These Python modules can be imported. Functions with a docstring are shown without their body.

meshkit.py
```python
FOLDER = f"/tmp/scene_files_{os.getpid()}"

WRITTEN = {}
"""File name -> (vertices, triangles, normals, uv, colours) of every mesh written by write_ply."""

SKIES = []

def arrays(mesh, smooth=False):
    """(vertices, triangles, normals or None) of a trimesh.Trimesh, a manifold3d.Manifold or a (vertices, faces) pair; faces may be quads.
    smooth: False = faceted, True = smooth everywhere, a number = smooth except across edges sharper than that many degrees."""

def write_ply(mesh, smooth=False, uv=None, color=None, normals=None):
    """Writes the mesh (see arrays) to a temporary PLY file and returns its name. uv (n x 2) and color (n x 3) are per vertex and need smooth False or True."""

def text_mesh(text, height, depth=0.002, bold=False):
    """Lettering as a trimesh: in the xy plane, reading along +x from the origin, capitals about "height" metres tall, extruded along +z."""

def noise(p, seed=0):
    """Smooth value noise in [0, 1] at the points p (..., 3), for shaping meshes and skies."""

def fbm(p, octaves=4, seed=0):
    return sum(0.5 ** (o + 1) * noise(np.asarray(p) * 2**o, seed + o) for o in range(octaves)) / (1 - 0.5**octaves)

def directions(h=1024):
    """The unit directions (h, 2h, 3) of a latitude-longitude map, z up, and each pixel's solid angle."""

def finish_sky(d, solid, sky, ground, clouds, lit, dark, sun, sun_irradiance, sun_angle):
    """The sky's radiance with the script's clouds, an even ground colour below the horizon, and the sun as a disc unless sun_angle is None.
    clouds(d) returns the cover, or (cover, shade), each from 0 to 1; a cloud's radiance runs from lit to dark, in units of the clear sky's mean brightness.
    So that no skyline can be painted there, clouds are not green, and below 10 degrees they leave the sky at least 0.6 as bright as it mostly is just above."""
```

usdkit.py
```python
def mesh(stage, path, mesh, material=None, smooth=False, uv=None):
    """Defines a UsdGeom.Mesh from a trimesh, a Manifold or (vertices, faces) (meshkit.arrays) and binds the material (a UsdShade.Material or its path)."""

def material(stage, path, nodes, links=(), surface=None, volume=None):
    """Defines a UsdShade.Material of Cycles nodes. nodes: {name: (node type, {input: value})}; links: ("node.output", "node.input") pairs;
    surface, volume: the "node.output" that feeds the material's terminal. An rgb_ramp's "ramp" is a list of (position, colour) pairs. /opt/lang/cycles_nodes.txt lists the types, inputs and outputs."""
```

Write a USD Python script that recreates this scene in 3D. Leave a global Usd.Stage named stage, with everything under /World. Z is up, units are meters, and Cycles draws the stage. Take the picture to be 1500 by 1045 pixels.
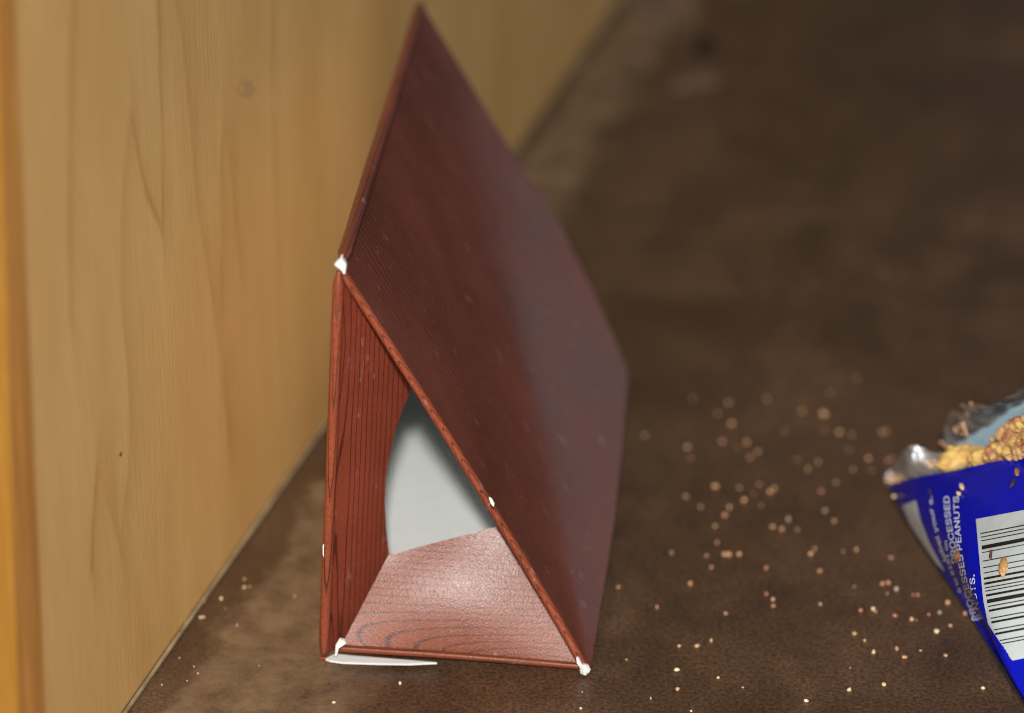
import math, random, numpy as np, trimesh, usdkit, meshkit
from pxr import Usd, UsdGeom, UsdLux, UsdShade, Gf, Sdf, Vt
from scipy.interpolate import RectBivariateSpline, LinearNDInterpolator, splprep, splev
from shapely.geometry import Polygon
import shapely

stage = Usd.Stage.CreateInMemory()
UsdGeom.SetStageUpAxis(stage, UsdGeom.Tokens.z); UsdGeom.SetStageMetersPerUnit(stage, 1.0)
UsdGeom.Xform.Define(stage, '/World'); UsdGeom.Scope.Define(stage, '/World/Looks')
rng = np.random.default_rng(7); random.seed(7)
MM = 0.001

# ------------------------------------------------------------------ camera
F, PITCH, DIST = 5500.0, 26.5, 786.0 * MM        # focal length in 1500ths of the picture width
_p = math.radians(PITCH)
FW, RT = np.array([0, math.cos(_p), -math.sin(_p)]), np.array([1.0, 0, 0]); UP = np.cross(RT, FW)
EYE = np.array([0, 0, DIST * math.sin(_p)])
cam = UsdGeom.Camera.Define(stage, '/World/camera')
cam.CreateHorizontalApertureAttr(36.0); cam.CreateVerticalApertureAttr(36.0 * 713 / 1024)
cam.CreateFocalLengthAttr(36.0 * F / 1500); cam.CreateClippingRangeAttr(Gf.Vec2f(0.02, 50))
m4 = np.eye(4); m4[0, :3], m4[1, :3], m4[2, :3], m4[3, :3] = RT, UP, -FW, EYE
cam.AddTransformOp().Set(Gf.Matrix4d(*m4.ravel().tolist()))
FSTOP = 8.7
cam.CreateFStopAttr(FSTOP)
EXPOSURE = 0.0
cam.CreateExposureAttr(EXPOSURE)

def ray(x, y):
    d = FW * F + RT * (x - 750) - UP * (y - 522.5); return d / np.linalg.norm(d)
def onz(x, y, z=0.0):
    d = ray(x, y); return EYE + d * ((z - EYE[2]) / d[2])
def onplane(x, y, p0, n):
    d = ray(x, y); return EYE + d * (np.dot(n, np.asarray(p0) - EYE) / np.dot(n, d))
def depth(p): return float(np.dot(np.asarray(p) - EYE, FW))
cam.CreateFocusDistanceAttr(0.660)

# ------------------------------------------------------------------ lights
def look_at(xf, pos, target):
    z = np.asarray(pos, float) - np.asarray(target, float); z /= np.linalg.norm(z)
    x = np.cross([0, 0, 1.0], z); x /= np.linalg.norm(x); y = np.cross(z, x)
    m = np.eye(4); m[0, :3], m[1, :3], m[2, :3], m[3, :3] = x, y, z, pos
    xf.AddTransformOp().Set(Gf.Matrix4d(*m.ravel().tolist()))
flash = UsdLux.RectLight.Define(stage, '/World/flash_lamp')                  # the camera's own flash, above the lens
flash.CreateWidthAttr(0.036); flash.CreateHeightAttr(0.022)
flash.CreateNormalizeAttr(True); flash.CreateIntensityAttr(3.2); flash.CreateColorAttr(Gf.Vec3f(1.0, 0.97, 0.93))
look_at(flash, EYE + UP * 0.072 - FW * 0.20, onz(760, 620, 0.02))
room = UsdLux.DomeLight.Define(stage, '/World/room_light')                   # the dim room around the shelf
room.CreateIntensityAttr(1.0)
_rm = usdkit.material(stage, '/World/Looks/room_glow', {'b': ('background_shader', {'color': (0.92, 0.98, 1.0), 'strength': 0.10})}, surface='b.background')
UsdShade.MaterialBindingAPI.Apply(room.GetPrim()).Bind(_rm)
win = UsdLux.RectLight.Define(stage, '/World/window_light')                  # soft daylight from the far right side of the room
win.CreateWidthAttr(1.0); win.CreateHeightAttr(0.6); win.CreateNormalizeAttr(True); win.CreateIntensityAttr(0.17); win.CreateColorAttr(Gf.Vec3f(0.30, 1.0, 1.15))
look_at(win, [1.67, 2.0, 0.32], [0, 0.3, 0.05])

lamp = UsdLux.RectLight.Define(stage, '/World/room_lamp')                    # soft lit wall and ceiling light behind the photographer
lamp.CreateWidthAttr(0.9); lamp.CreateHeightAttr(0.8); lamp.CreateNormalizeAttr(True); lamp.CreateIntensityAttr(1.3); lamp.CreateColorAttr(Gf.Vec3f(1.0, 0.97, 0.94))
look_at(lamp, EYE - FW * 0.35 - RT * 0.14 - UP * 0.10, onz(700, 620, 0.02))

# ------------------------------------------------------------------ helpers
USED = {}
def numbered(parent, name):
    k = USED.get((parent, name), -1) + 1; USED[(parent, name)] = k
    return f'{parent}/{name}' if k == 0 else f'{parent}/{name}_{k:03d}'
def tag(o, label=None, cat=None, group=None, kind=None):
    o = o.GetPrim() if hasattr(o, 'GetPrim') else o
    for k, v in (('label', label), ('category', cat), ('group', group), ('kind', kind)):
        if v: o.SetCustomDataByKey(k, v)
    return o
def thing(name, label, cat, group=None, loc=(0, 0, 0)):
    x = UsdGeom.Xform.Define(stage, numbered('/World', name)); x.AddTranslateOp().Set(Gf.Vec3d(*map(float, loc)))
    return tag(x, label, cat, group)
def obj(name, mesh, mat, parent=None, smooth=False, attrs=None, label=None, loc=None):
    """One Mesh prim. Vertices are world points; under a thing they are shifted to its base."""
    pp = '/World' if parent is None else str(parent.GetPath())
    v, f, n = meshkit.arrays(mesh, smooth)
    top = parent
    off = np.zeros(3)
    while top is not None and str(top.GetPath()) != '/World':
        if top.HasAttribute('xformOp:translate'): off = off + np.array(top.GetAttribute('xformOp:translate').Get())
        top = top.GetParent()
    if loc is not None: off = np.asarray(loc, float)
    o = usdkit.mesh(stage, numbered(pp, name), (v - off, f), mat, smooth=False)
    if loc is not None: o.AddTranslateOp().Set(Gf.Vec3d(*map(float, loc)))
    if n is not None:
        o.CreateNormalsAttr(Vt.Vec3fArray.FromNumpy(n.astype(np.float32))); o.SetNormalsInterpolation('vertex')
    for k, a in (attrs or {}).items():
        a = np.asarray(a, np.float32)
        pv = UsdGeom.PrimvarsAPI(o).CreatePrimvar(k, Sdf.ValueTypeNames.FloatArray, 'vertex')
        pv.Set(Vt.FloatArray.FromNumpy(a))
    if label: tag(o, label)
    return o.GetPrim()
def unit(v): v = np.asarray(v, float); return v / np.linalg.norm(v)
def grid_faces(n, m):
    i, j = np.meshgrid(np.arange(n - 1), np.arange(m - 1), indexing='ij'); a = (i * m + j).ravel()
    q = np.stack([a, a + m, a + m + 1, a + 1], 1)
    return np.vstack([q[:, [0, 1, 2]], q[:, [0, 2, 3]]])
def sheet(P, thick, attr=None, normals=None):
    """P (n, m, 3) grid -> closed thin sheet; the second side lies 'thick' behind."""
    n, m = P.shape[:2]
    du = np.gradient(P, axis=0); dv = np.gradient(P, axis=1); N = np.cross(du, dv); N /= np.maximum(np.linalg.norm(N, axis=2, keepdims=True), 1e-12)
    V = np.vstack([P.reshape(-1, 3), (P - N * thick).reshape(-1, 3)]); f = grid_faces(n, m); k = n * m
    F_ = [f, f[:, ::-1] + k]
    idx = np.arange(k).reshape(n, m)
    for e in (idx[:, 0], idx[-1, :], idx[::-1, -1], idx[0, ::-1]):
        a, b = e[:-1], e[1:]
        F_ += [np.stack([a, b, b + k], 1), np.stack([a, b + k, a + k], 1)]
    return (V, np.vstack(F_)), (None if attr is None else np.concatenate([attr.ravel(), attr.ravel()]))
def tube(pts, rad, seg=14, closed_caps=True):
    pts = np.asarray(pts, float); n = len(pts); rad = np.broadcast_to(rad, n)
    t = np.gradient(pts, axis=0); t /= np.linalg.norm(t, axis=1, keepdims=True)
    ref = np.array([0, 0, 1.0]) if abs(t[0][2]) < 0.9 else np.array([1.0, 0, 0])
    a = np.cross(t, ref); a /= np.linalg.norm(a, axis=1, keepdims=True); b = np.cross(t, a)
    th = np.linspace(0, 2 * np.pi, seg, endpoint=False)
    V = pts[:, None] + rad[:, None, None] * (np.cos(th)[None, :, None] * a[:, None] + np.sin(th)[None, :, None] * b[:, None])
    V = V.reshape(-1, 3); F_ = []
    for i in range(n - 1):
        for j in range(seg):
            p, q = i * seg + j, i * seg + (j + 1) % seg
            F_ += [[p, q, q + seg], [p, q + seg, p + seg]]
    V = np.vstack([V, pts[0], pts[-1]]); c0, c1 = len(V) - 2, len(V) - 1
    for j in range(seg): F_ += [[c0, (j + 1) % seg, j], [c1, (n - 1) * seg + j, (n - 1) * seg + (j + 1) % seg]]
    return V, np.array(F_)
def rock(r, squash=(1, 1, 1), sub=2, rough=0.25, seed=0):
    s = trimesh.creation.icosphere(sub); v = np.array(s.vertices)
    k = 1 + rough * 2 * (meshkit.fbm(v * 1.4 + seed * 7.31 + 50, 3, seed) - 0.5)
    return v * k[:, None] * r * np.array(squash), np.array(s.faces)
def mat(name, nodes, links, surface='p.BSDF'): return usdkit.material(stage, '/World/Looks/' + name, nodes, links, surface=surface)
def plain(name, col, rough=0.5, spec=0.5, bump=0.0, bscale=800, var=0.0, **kw):
    """plain colour with a little tone noise and fine relief"""
    nd = {'p': ('principled_bsdf', {'roughness': rough, 'specular_ior_level': spec, **kw}), 'g': ('geometry', {}),
          'n': ('noise_texture', {'scale': bscale * 0.35, 'detail': 4}),
          'r': ('rgb_ramp', {'ramp': [(0.3, tuple(c * (1 - var) for c in col)), (0.7, tuple(min(1, c * (1 + var)) for c in col))]})}
    ln = [('g.position', 'n.vector'), ('n.fac', 'r.fac'), ('r.color', 'p.base_color')]
    if bump:
        nd['n2'] = ('noise_texture', {'scale': bscale, 'detail': 3}); nd['b'] = ('bump', {'strength': 1.0, 'distance': bump})
        ln += [('g.position', 'n2.vector'), ('n2.fac', 'b.height'), ('b.normal', 'p.normal')]
    return mat(name, nd, ln)

# ------------------------------------------------------------------ materials
def wood_print(name, rough=0.34, spec=0.5, sparkle=0.00004, base=((0.21, 0.038, 0.018), (0.27, 0.055, 0.026)), width=0.2, coat=0.0, dark=0.72, bscale=2600):
    """brown printed card: thin dark grain lines on the contours of the 'grain' field"""
    nd = {'a': ('attribute', {'attribute': 'grain'}), 'g': ('geometry', {}),
          'n': ('noise_texture', {'scale': 60, 'detail': 3}), 'nn': ('math', {'math_type': 'multiply_add', 'value2': 0.5, 'value3': 0.0}),
          'add': ('math', {'math_type': 'add'}), 'fr': ('math', {'math_type': 'fraction'}),
          'line': ('rgb_ramp', {'ramp': [(0.0, (1, 1, 1)), (width * 0.55, (1, 1, 1)), (width, (0, 0, 0)), (0.96, (0, 0, 0)), (1.0, (1, 1, 1))]}),
          'fade': ('noise_texture', {'scale': 220, 'detail': 2}), 'fr2': ('rgb_ramp', {'ramp': [(0.25, (dark * 0.75,) * 3), (0.6, (dark,) * 3)]}),
          'mul': ('math', {'math_type': 'multiply'}),
          'cn': ('noise_texture', {'scale': 1900, 'detail': 2}), 'col': ('rgb_ramp', {'ramp': [(0.3, base[0]), (0.7, base[1])]}),
          'mix': ('mix_color', {'blend_type': 'mix', 'b': (0.022, 0.006, 0.005)}), 'tn': ('noise_texture', {'scale': 42, 'detail': 5, 'roughness': 0.6}), 'tr': ('rgb_ramp', {'ramp': [(0.3, (0.76, 0.74, 0.74)), (0.7, (1.16, 1.16, 1.18))]}), 'tm': ('mix_color', {'blend_type': 'multiply', 'fac': 1.0, 'use_clamp': False}), 'rr': ('rgb_ramp', {'ramp': [(0.3, (rough * 0.85,) * 3), (0.7, (rough * 1.25,) * 3)]}),
          'sc': ('noise_texture', {'scale': 330, 'detail': 6, 'roughness': 0.8}), 'scm': ('mapping', {'scale': (1.0, 1.0, 0.5)}),
          'scr': ('rgb_ramp', {'ramp': [(0.60, (0, 0, 0)), (0.70, (0.4,) * 3)]}), 'mix2': ('mix_color', {'blend_type': 'mix', 'b': (0.42, 0.32, 0.30)}),
          'bn': ('noise_texture', {'scale': bscale, 'detail': 2}), 'b': ('bump', {'strength': 1.0, 'distance': sparkle}),
          'p': ('principled_bsdf', {'roughness': rough, 'specular_ior_level': spec, 'coat_weight': coat, 'coat_roughness': 0.3})}
    ln = [('g.position', 'n.vector'), ('n.fac', 'nn.value1'), ('a.fac', 'add.value1'), ('nn.value', 'add.value2'), ('add.value', 'fr.value1'), ('fr.value', 'line.fac'),
          ('g.position', 'fade.vector'), ('fade.fac', 'fr2.fac'), ('line.color', 'mul.value1'), ('fr2.color', 'mul.value2'),
          ('g.position', 'cn.vector'), ('cn.fac', 'col.fac'), ('g.position', 'tn.vector'), ('tn.fac', 'tr.fac'), ('tn.fac', 'rr.fac'), ('rr.color', 'p.roughness'), ('col.color', 'tm.a'), ('tr.color', 'tm.b'), ('tm.result', 'mix.a'), ('mul.value', 'mix.fac'),
          ('g.position', 'scm.vector'), ('scm.vector', 'sc.vector'), ('sc.fac', 'scr.fac'), ('scr.color', 'mix2.fac'), ('mix.result', 'mix2.a'), ('mix2.result', 'p.base_color'),
          ('g.position', 'bn.vector'), ('bn.fac', 'b.height'), ('b.normal', 'p.normal')]
    return mat(name, nd, ln)
M_roof = wood_print('printed_card_roof', rough=0.2, spec=0.5, sparkle=0.000006, base=((0.145, 0.034, 0.019), (0.185, 0.045, 0.026)))
M_fold = wood_print('printed_card_fold', rough=0.42, spec=0.35, sparkle=0.00003, base=((0.185, 0.038, 0.015), (0.255, 0.058, 0.024)), dark=0.8)
M_flap = wood_print('printed_card_flap', rough=0.5, spec=0.3, sparkle=0.00003)
M_gloss = wood_print('printed_card_gloss', rough=0.26, spec=0.25, bscale=4300, sparkle=0.000046, base=((0.15, 0.033, 0.010), (0.195, 0.046, 0.014)), dark=0.7)
M_white = plain('white_card', (0.64, 0.65, 0.63), 0.7, 0.3, 0.00003, 1500, 0.03)
M_inner = plain('white_card_inside', (0.77, 0.79, 0.77), 0.65, 0.3, 0.00002, 1500, 0.03)

# ------------------------------------------------------------------ shelf floor
def floor_material():
    base = onz(325, 905)
    wl = unit(onz(905, 0) - onz(180, 1045)); wn = np.array([wl[1], -wl[0], 0]); w0 = onz(180, 1045)
    nd = {'g': ('geometry', {}),
          # distance from the wooden panel, for the wiped strip along it and the dust beside it
          'dot': ('vector_math', {'math_type': 'dot_product', 'vector2': tuple(wn)}),
          'dist': ('math', {'math_type': 'subtract', 'value2': float(np.dot(w0, wn))}),
          'xyz': ('separate_xyz', {}),
          'wob': ('noise_texture', {'scale': 38, 'detail': 5, 'roughness': 0.6}),
          'wobm': ('math', {'math_type': 'multiply_add', 'value2': 0.024, 'value3': -0.012}), 'far': ('math', {'math_type': 'multiply_add', 'value2': 12.0, 'value3': -8.4, 'use_clamp': True}), 'far1': ('math', {'math_type': 'add', 'value2': 1.0}), 'dfar': ('math', {'math_type': 'multiply'}),
          'dw': ('math', {'math_type': 'add'}),
          'strip': ('rgb_ramp', {'ramp': [(0.0, (0.15,) * 3), (0.055, (0.1,) * 3), (0.085, (1,) * 3), (0.30, (1,) * 3), (0.42, (0.0,) * 3)]}),
          'dsc': ('math', {'math_type': 'multiply', 'value2': 10.0}),
          'map': ('mapping', {'scale': (1.0, 0.65, 1.0)}), 'streak': ('noise_texture', {'scale': 55, 'detail': 8, 'roughness': 0.68, 'distortion': 0.3}),
          'col': ('rgb_ramp', {'ramp': [(0.28, (0.034, 0.016, 0.007)), (0.5, (0.064, 0.031, 0.0145)), (0.68, (0.096, 0.049, 0.024))]}),
          'cloud': ('noise_texture', {'scale': 17, 'detail': 5, 'roughness': 0.6}),
          'cl': ('rgb_ramp', {'ramp': [(0.3, (0.80, 0.82, 0.84)), (0.55, (1.1, 1.12, 1.15)), (0.72, (1.5, 1.6, 1.75))]}), 'mulc': ('mix_color', {'blend_type': 'multiply', 'fac': 1.0, 'use_clamp': False}),
          'fine': ('noise_texture', {'scale': 1300, 'detail': 5, 'roughness': 0.7}), 'fr': ('rgb_ramp', {'ramp': [(0.36, (0.35,) * 3), (0.66, (1.75,) * 3)]}),
          'mulf': ('mix_color', {'blend_type': 'multiply', 'fac': 0.95, 'use_clamp': False}),
          'dustn': ('noise_texture', {'scale': 120, 'detail': 7, 'roughness': 0.72}), 'dr': ('rgb_ramp', {'ramp': [(0.33, (0.1,) * 3), (0.66, (0.95,) * 3)]}),
          'dm': ('math', {'math_type': 'multiply'}), 'dust': ('mix_color', {'blend_type': 'mix', 'b': (0.235, 0.15, 0.085)}),
          'gm': ('mapping', {'scale': (1.0, 1.5, 1.0)}), 'gn': ('noise_texture', {'scale': 130, 'detail': 6, 'roughness': 0.8}),
          'gr': ('rgb_ramp', {'ramp': [(0.63, (0, 0, 0)), (0.74, (0.4,) * 3)]}), 'scr': ('mix_color', {'blend_type': 'mix', 'b': (0.26, 0.12, 0.05)}),
          'rn': ('rgb_ramp', {'ramp': [(0.3, (0.36,) * 3), (0.7, (0.5,) * 3)]}),
          'b': ('bump', {'strength': 1.0, 'distance': 0.00013}),
          'p': ('principled_bsdf', {'specular_ior_level': 0.85})}
    ln = [('g.position', 'dot.vector1'), ('dot.value', 'dist.value1'), ('g.position', 'xyz.vector'), ('g.position', 'wob.vector'), ('wob.fac', 'wobm.value1'), ('dist.value', 'dw.value1'), ('wobm.value', 'dw.value2'),
          ('xyz.y', 'far.value1'), ('far.value', 'far1.value1'), ('far1.value', 'dfar.value1'), ('dw.value', 'dfar.value2'), ('dfar.value', 'dsc.value1'), ('dsc.value', 'strip.fac'),
          ('g.position', 'map.vector'), ('map.vector', 'streak.vector'), ('streak.fac', 'col.fac'), ('g.position', 'cloud.vector'), ('cloud.fac', 'cl.fac'), ('col.color', 'mulc.a'), ('cl.color', 'mulc.b'),
          ('g.position', 'fine.vector'), ('fine.fac', 'fr.fac'), ('mulc.result', 'mulf.a'), ('fr.color', 'mulf.b'),
          ('g.position', 'dustn.vector'), ('dustn.fac', 'dr.fac'), ('strip.color', 'dm.value1'), ('dr.color', 'dm.value2'), ('mulf.result', 'dust.a'), ('dm.value', 'dust.fac'),
          ('g.position', 'gm.vector'), ('gm.vector', 'gn.vector'), ('gn.fac', 'gr.fac'), ('dust.result', 'scr.a'), ('gr.color', 'scr.fac'), ('scr.result', 'p.base_color'),
          ('cloud.fac', 'rn.fac'), ('rn.color', 'p.roughness'), ('fine.fac', 'b.height'), ('b.normal', 'p.normal')]
    return mat('brown_shelf', nd, ln)
v = np.array([[-1.2, -0.3, 0], [2.2, -0.3, 0], [2.2, 3.2, 0], [-1.2, 3.2, 0], [-1.2, -0.3, -.02], [2.2, -0.3, -.02], [2.2, 3.2, -.02], [-1.2, 3.2, -.02]])
bx = np.array([[0, 1, 2], [0, 2, 3], [4, 6, 5], [4, 7, 6], [0, 4, 5], [0, 5, 1], [1, 5, 6], [1, 6, 2], [2, 6, 7], [2, 7, 3], [3, 7, 4], [3, 4, 0]])
tag(stage.GetPrimAtPath(obj('floor', (v, bx), floor_material()).GetPath()), 'dusty dark brown shelf surface', None, None, 'structure')

flo = stage.GetPrimAtPath('/World/floor')
def stain(x, y, rx, ry, name, mt, seed):
    c = onz(x, y, 0.0001); th = np.linspace(0, 2 * np.pi, 28, endpoint=False); k = 1 + .7 * (meshkit.noise(np.stack([np.cos(th) * 1.5 + 5, np.sin(th) * 1.5 + 5, 0 * th + seed], -1), seed) - .5)
    V = np.vstack([c + np.stack([np.cos(th) * rx * k, np.sin(th) * ry * k, 0 * th], -1), c + [0, 0, .00012]]); obj(name, (V, np.array([[i, (i + 1) % 28, 28] for i in range(28)])), mt, flo)
M_st1, M_st2 = plain('stain_dark', (0.008, 0.007, 0.006), 0.8, 0.1), plain('stain_pale', (0.16, 0.11, 0.085), 0.6, 0.4, 0, 800, .25)
stain(1030, 68, .0026, .0060, 'dark_spot', M_st1, 2); stain(1028, 118, .0036, .005, 'pale_smudge', M_st2, 4); stain(1000, 128, .003, .003, 'pale_smudge', M_st2, 5); stain(962, 20, .0042, .006, 'pale_smudge', M_st2, 6)

# ------------------------------------------------------------------ wooden side panel
W0, W1 = onz(180, 1045), onz(905, 0)
WL = unit(W1 - W0); WN = np.array([WL[1], -WL[0], 0])          # along the panel, and out of its face
def wall_sz(x, y, proud=0.0):
    q = onplane(x, y, W0 + WN * proud, WN); return np.dot(q - W0, WL), q[2]
def wall_pt(s, z, proud=0.0): return W0 + WL * s + WN * proud + np.array([0, 0, z])
def panel_material():
    nd = {'a': ('attribute', {'attribute': 'grain'}), 'g': ('geometry', {}),
          'm': ('mapping', {'scale': (1, 1, 0.045)}), 'n': ('noise_texture', {'scale': 1500, 'detail': 4, 'roughness': 0.7}),
          'm2': ('mapping', {'scale': (1, 1, 0.25)}), 'n2': ('noise_texture', {'scale': 38, 'detail': 4, 'roughness': 0.55}),
          'c': ('rgb_ramp', {'ramp': [(0.3, (0.58, 0.33, 0.112)), (0.7, (0.68, 0.425, 0.17))]}),
          'st': ('rgb_ramp', {'ramp': [(0.3, (0.93, 0.92, 0.90)), (0.7, (1.06, 1.065, 1.07))]}), 'mul': ('mix_color', {'blend_type': 'multiply', 'fac': 1.0, 'use_clamp': False}),
          'wn': ('noise_texture', {'scale': 320, 'detail': 4}), 'wm': ('math', {'math_type': 'multiply_add', 'value2': 0.9, 'value3': 0.3}), 'add': ('math', {'math_type': 'multiply'}),
          'line': ('math', {'math_type': 'multiply', 'value2': 0.85, 'use_clamp': True}),
          'mix': ('mix_color', {'blend_type': 'mix', 'b': (0.40, 0.175, 0.035)}),
          'b': ('bump', {'strength': 1.0, 'distance': 0.00007}),
          'p': ('principled_bsdf', {'roughness': 0.42, 'specular_ior_level': 0.45})}
    ln = [('g.position', 'm.vector'), ('m.vector', 'n.vector'), ('g.position', 'm2.vector'), ('m2.vector', 'n2.vector'), ('n2.fac', 'c.fac'), ('n.fac', 'st.fac'), ('c.color', 'mul.a'), ('st.color', 'mul.b'),
          ('m2.vector', 'wn.vector'), ('wn.fac', 'wm.value1'), ('a.fac', 'add.value1'), ('wm.value', 'add.value2'), ('add.value', 'line.value1'), ('line.value', 'mix.fac'),
          ('mul.result', 'mix.a'), ('mix.result', 'p.base_color'), ('n.fac', 'b.height'), ('b.normal', 'p.normal')]
    return mat('pale_wood', nd, ln)
M_panel = panel_material()
def trim_material(name, c0, c1):
    nd = {'g': ('geometry', {}), 'm': ('mapping', {'scale': (1, 1, 0.05)}), 'n': ('noise_texture', {'scale': 420, 'detail': 6, 'roughness': 0.7}),
          'c': ('rgb_ramp', {'ramp': [(0.3, c0), (0.55, c1), (0.72, tuple(min(1, x * 1.5) for x in c1))]}), 'b': ('bump', {'strength': 1.0, 'distance': 0.0002}),
          'p': ('principled_bsdf', {'roughness': 0.4})}
    return mat(name, nd, [('g.position', 'm.vector'), ('m.vector', 'n.vector'), ('n.fac', 'c.fac'), ('c.color', 'p.base_color'), ('n.fac', 'b.height'), ('b.normal', 'p.normal')])
sa, za = wall_sz(64, 1045); sb, zb = wall_sz(20, 0)
def end_s(z): return sa + (sb - sa) * (z - za) / (zb - za)
cabinet = thing('wooden_side_panel', 'upright pale wood side panel with orange edge trim at left', 'wood panel', None, wall_pt(end_s(0), 0))
zz = np.r_[np.linspace(0.0005, 0.19, 200), np.linspace(0.2, 0.42, 12)]; tt = np.linspace(0, 1, 620) ** 2.2
P = np.zeros((len(zz), len(tt), 3)); Gr = np.zeros(P.shape[:2])
s_far = 1.3
hills = []
for (cx, cy, wpx, up) in ((192, 150, 17, 1), (238, 318, 16, -1), (275, -120, 45, 1), (165, 640, 12, 1), (330, 180, 14, 1), (150, 800, 14, -1), (420, -60, 24, 1), (540, 260, 20, 1), (90, 300, 20, -1)):
    s, z = wall_sz(cx, cy); hills.append((s, z, wpx, up))
for i, z in enumerate(zz):
    s0 = end_s(z)
    for j, t in enumerate(tt):
        P[i, j] = wall_pt(s0 + (s_far - s0) * t, z)
S_ = (P - W0) @ WL; Z_ = P[..., 2]
Gr = S_ / 0.22 + 0.5 + 0.9 * (meshkit.fbm(np.stack([S_ * 22, Z_ * 3, 0 * S_ + 3], -1), 3, 4) - 0.5)
px_s = abs(wall_sz(260, 500)[0] - wall_sz(250, 500)[0]) / 10
for s, z, wpx, up in hills:
    w = wpx * px_s
    tall = np.clip(1 - up * (Z_ - z) / 0.09, 0, 2.2)      # a nested pointed figure that opens away from its tip
    Gr += 1.1 * up * np.sqrt(tall) * np.exp(-((S_ - s) / w) ** 2) * (tall > 0)
figs = [[(232, 0), (234, 52), (235, 103), (238, 206), (239, 310), (238, 342)], [(258, 0), (266, 41), (274, 103), (282, 206), (289, 290), (305, 392), (320, 485), (331, 540), (338, 640)], [(192, 165), (187, 206), (182, 268), (179, 330), (178, 413), (182, 475), (189, 537), (193, 620)],
        [(193, 168), (202, 222), (214, 279), (227, 310), (237, 334)], [(328, 190), (324, 248), (326, 320), (324, 392), (322, 470)], [(331, 190), (338, 227), (345, 310), (351, 372)], [(143, 690), (140, 724), (137, 771), (135, 830)], [(146, 690), (156, 724), (169, 771), (180, 813), (177, 808), (182, 750), (189, 698), (192, 640)],
        [(324, 500), (326, 552), (334, 604), (336, 660)], [(110, -50), (104, 120), (102, 300), (104, 470)], [(400, -40), (398, 120), (404, 300), (410, 520)]]
Gr = np.zeros(Gr.shape); dark_ = np.zeros(Gr.shape)
for li, fg_ in enumerate(figs):
    q = np.array([wall_sz(x, y) for x, y in fg_]); zl = q[:, 1]; o = np.argsort(zl)
    segs = [(q[i], q[i + 1]) for i in range(len(q) - 1)]
    D = np.full(Gr.shape, 9.0); side = np.zeros(Gr.shape)
    for a, b in segs:
        ab = b - a; k = np.clip(((S_ - a[0]) * ab[0] + (Z_ - a[1]) * ab[1]) / (ab @ ab), 0, 1)
        d = np.hypot(S_ - a[0] - k * ab[0], (Z_ - a[1] - k * ab[1]) * .4); m_ = d < D; D[m_] = d[m_]; side[m_] = (S_ - a[0] - k * ab[0])[m_]
    w = px_s * (1.5 + 1.2 * meshkit.noise(np.stack([Z_ * 60, Z_ * 0 + li, Z_ * 0], -1), li)); Gr = np.maximum(Gr, np.exp(-(D / w) ** 2) * (.55 + .45 * (li % 3 == 0))); dark_ = np.maximum(dark_, .38 * np.exp(-(D / (w * 5)) ** 2) * (side > 0))
Gr = np.maximum(Gr, dark_)
msh, at = sheet(P[:, ::-1].copy(), 0.018, Gr[:, ::-1])
obj('panel', msh, M_panel, cabinet, attrs={'grain': at})
bq = [wall_pt(q, 0.0005, .0006) for q in np.linspace(end_s(0), s_far, 40)]
obj('base_gap', tube(bq, 0.0004, 8), plain('gap_grey', (0.30, 0.22, 0.12), 0.7, 0.3, 0, 500, .3), cabinet, label='greyish grimy line along the foot of the panel')
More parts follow.
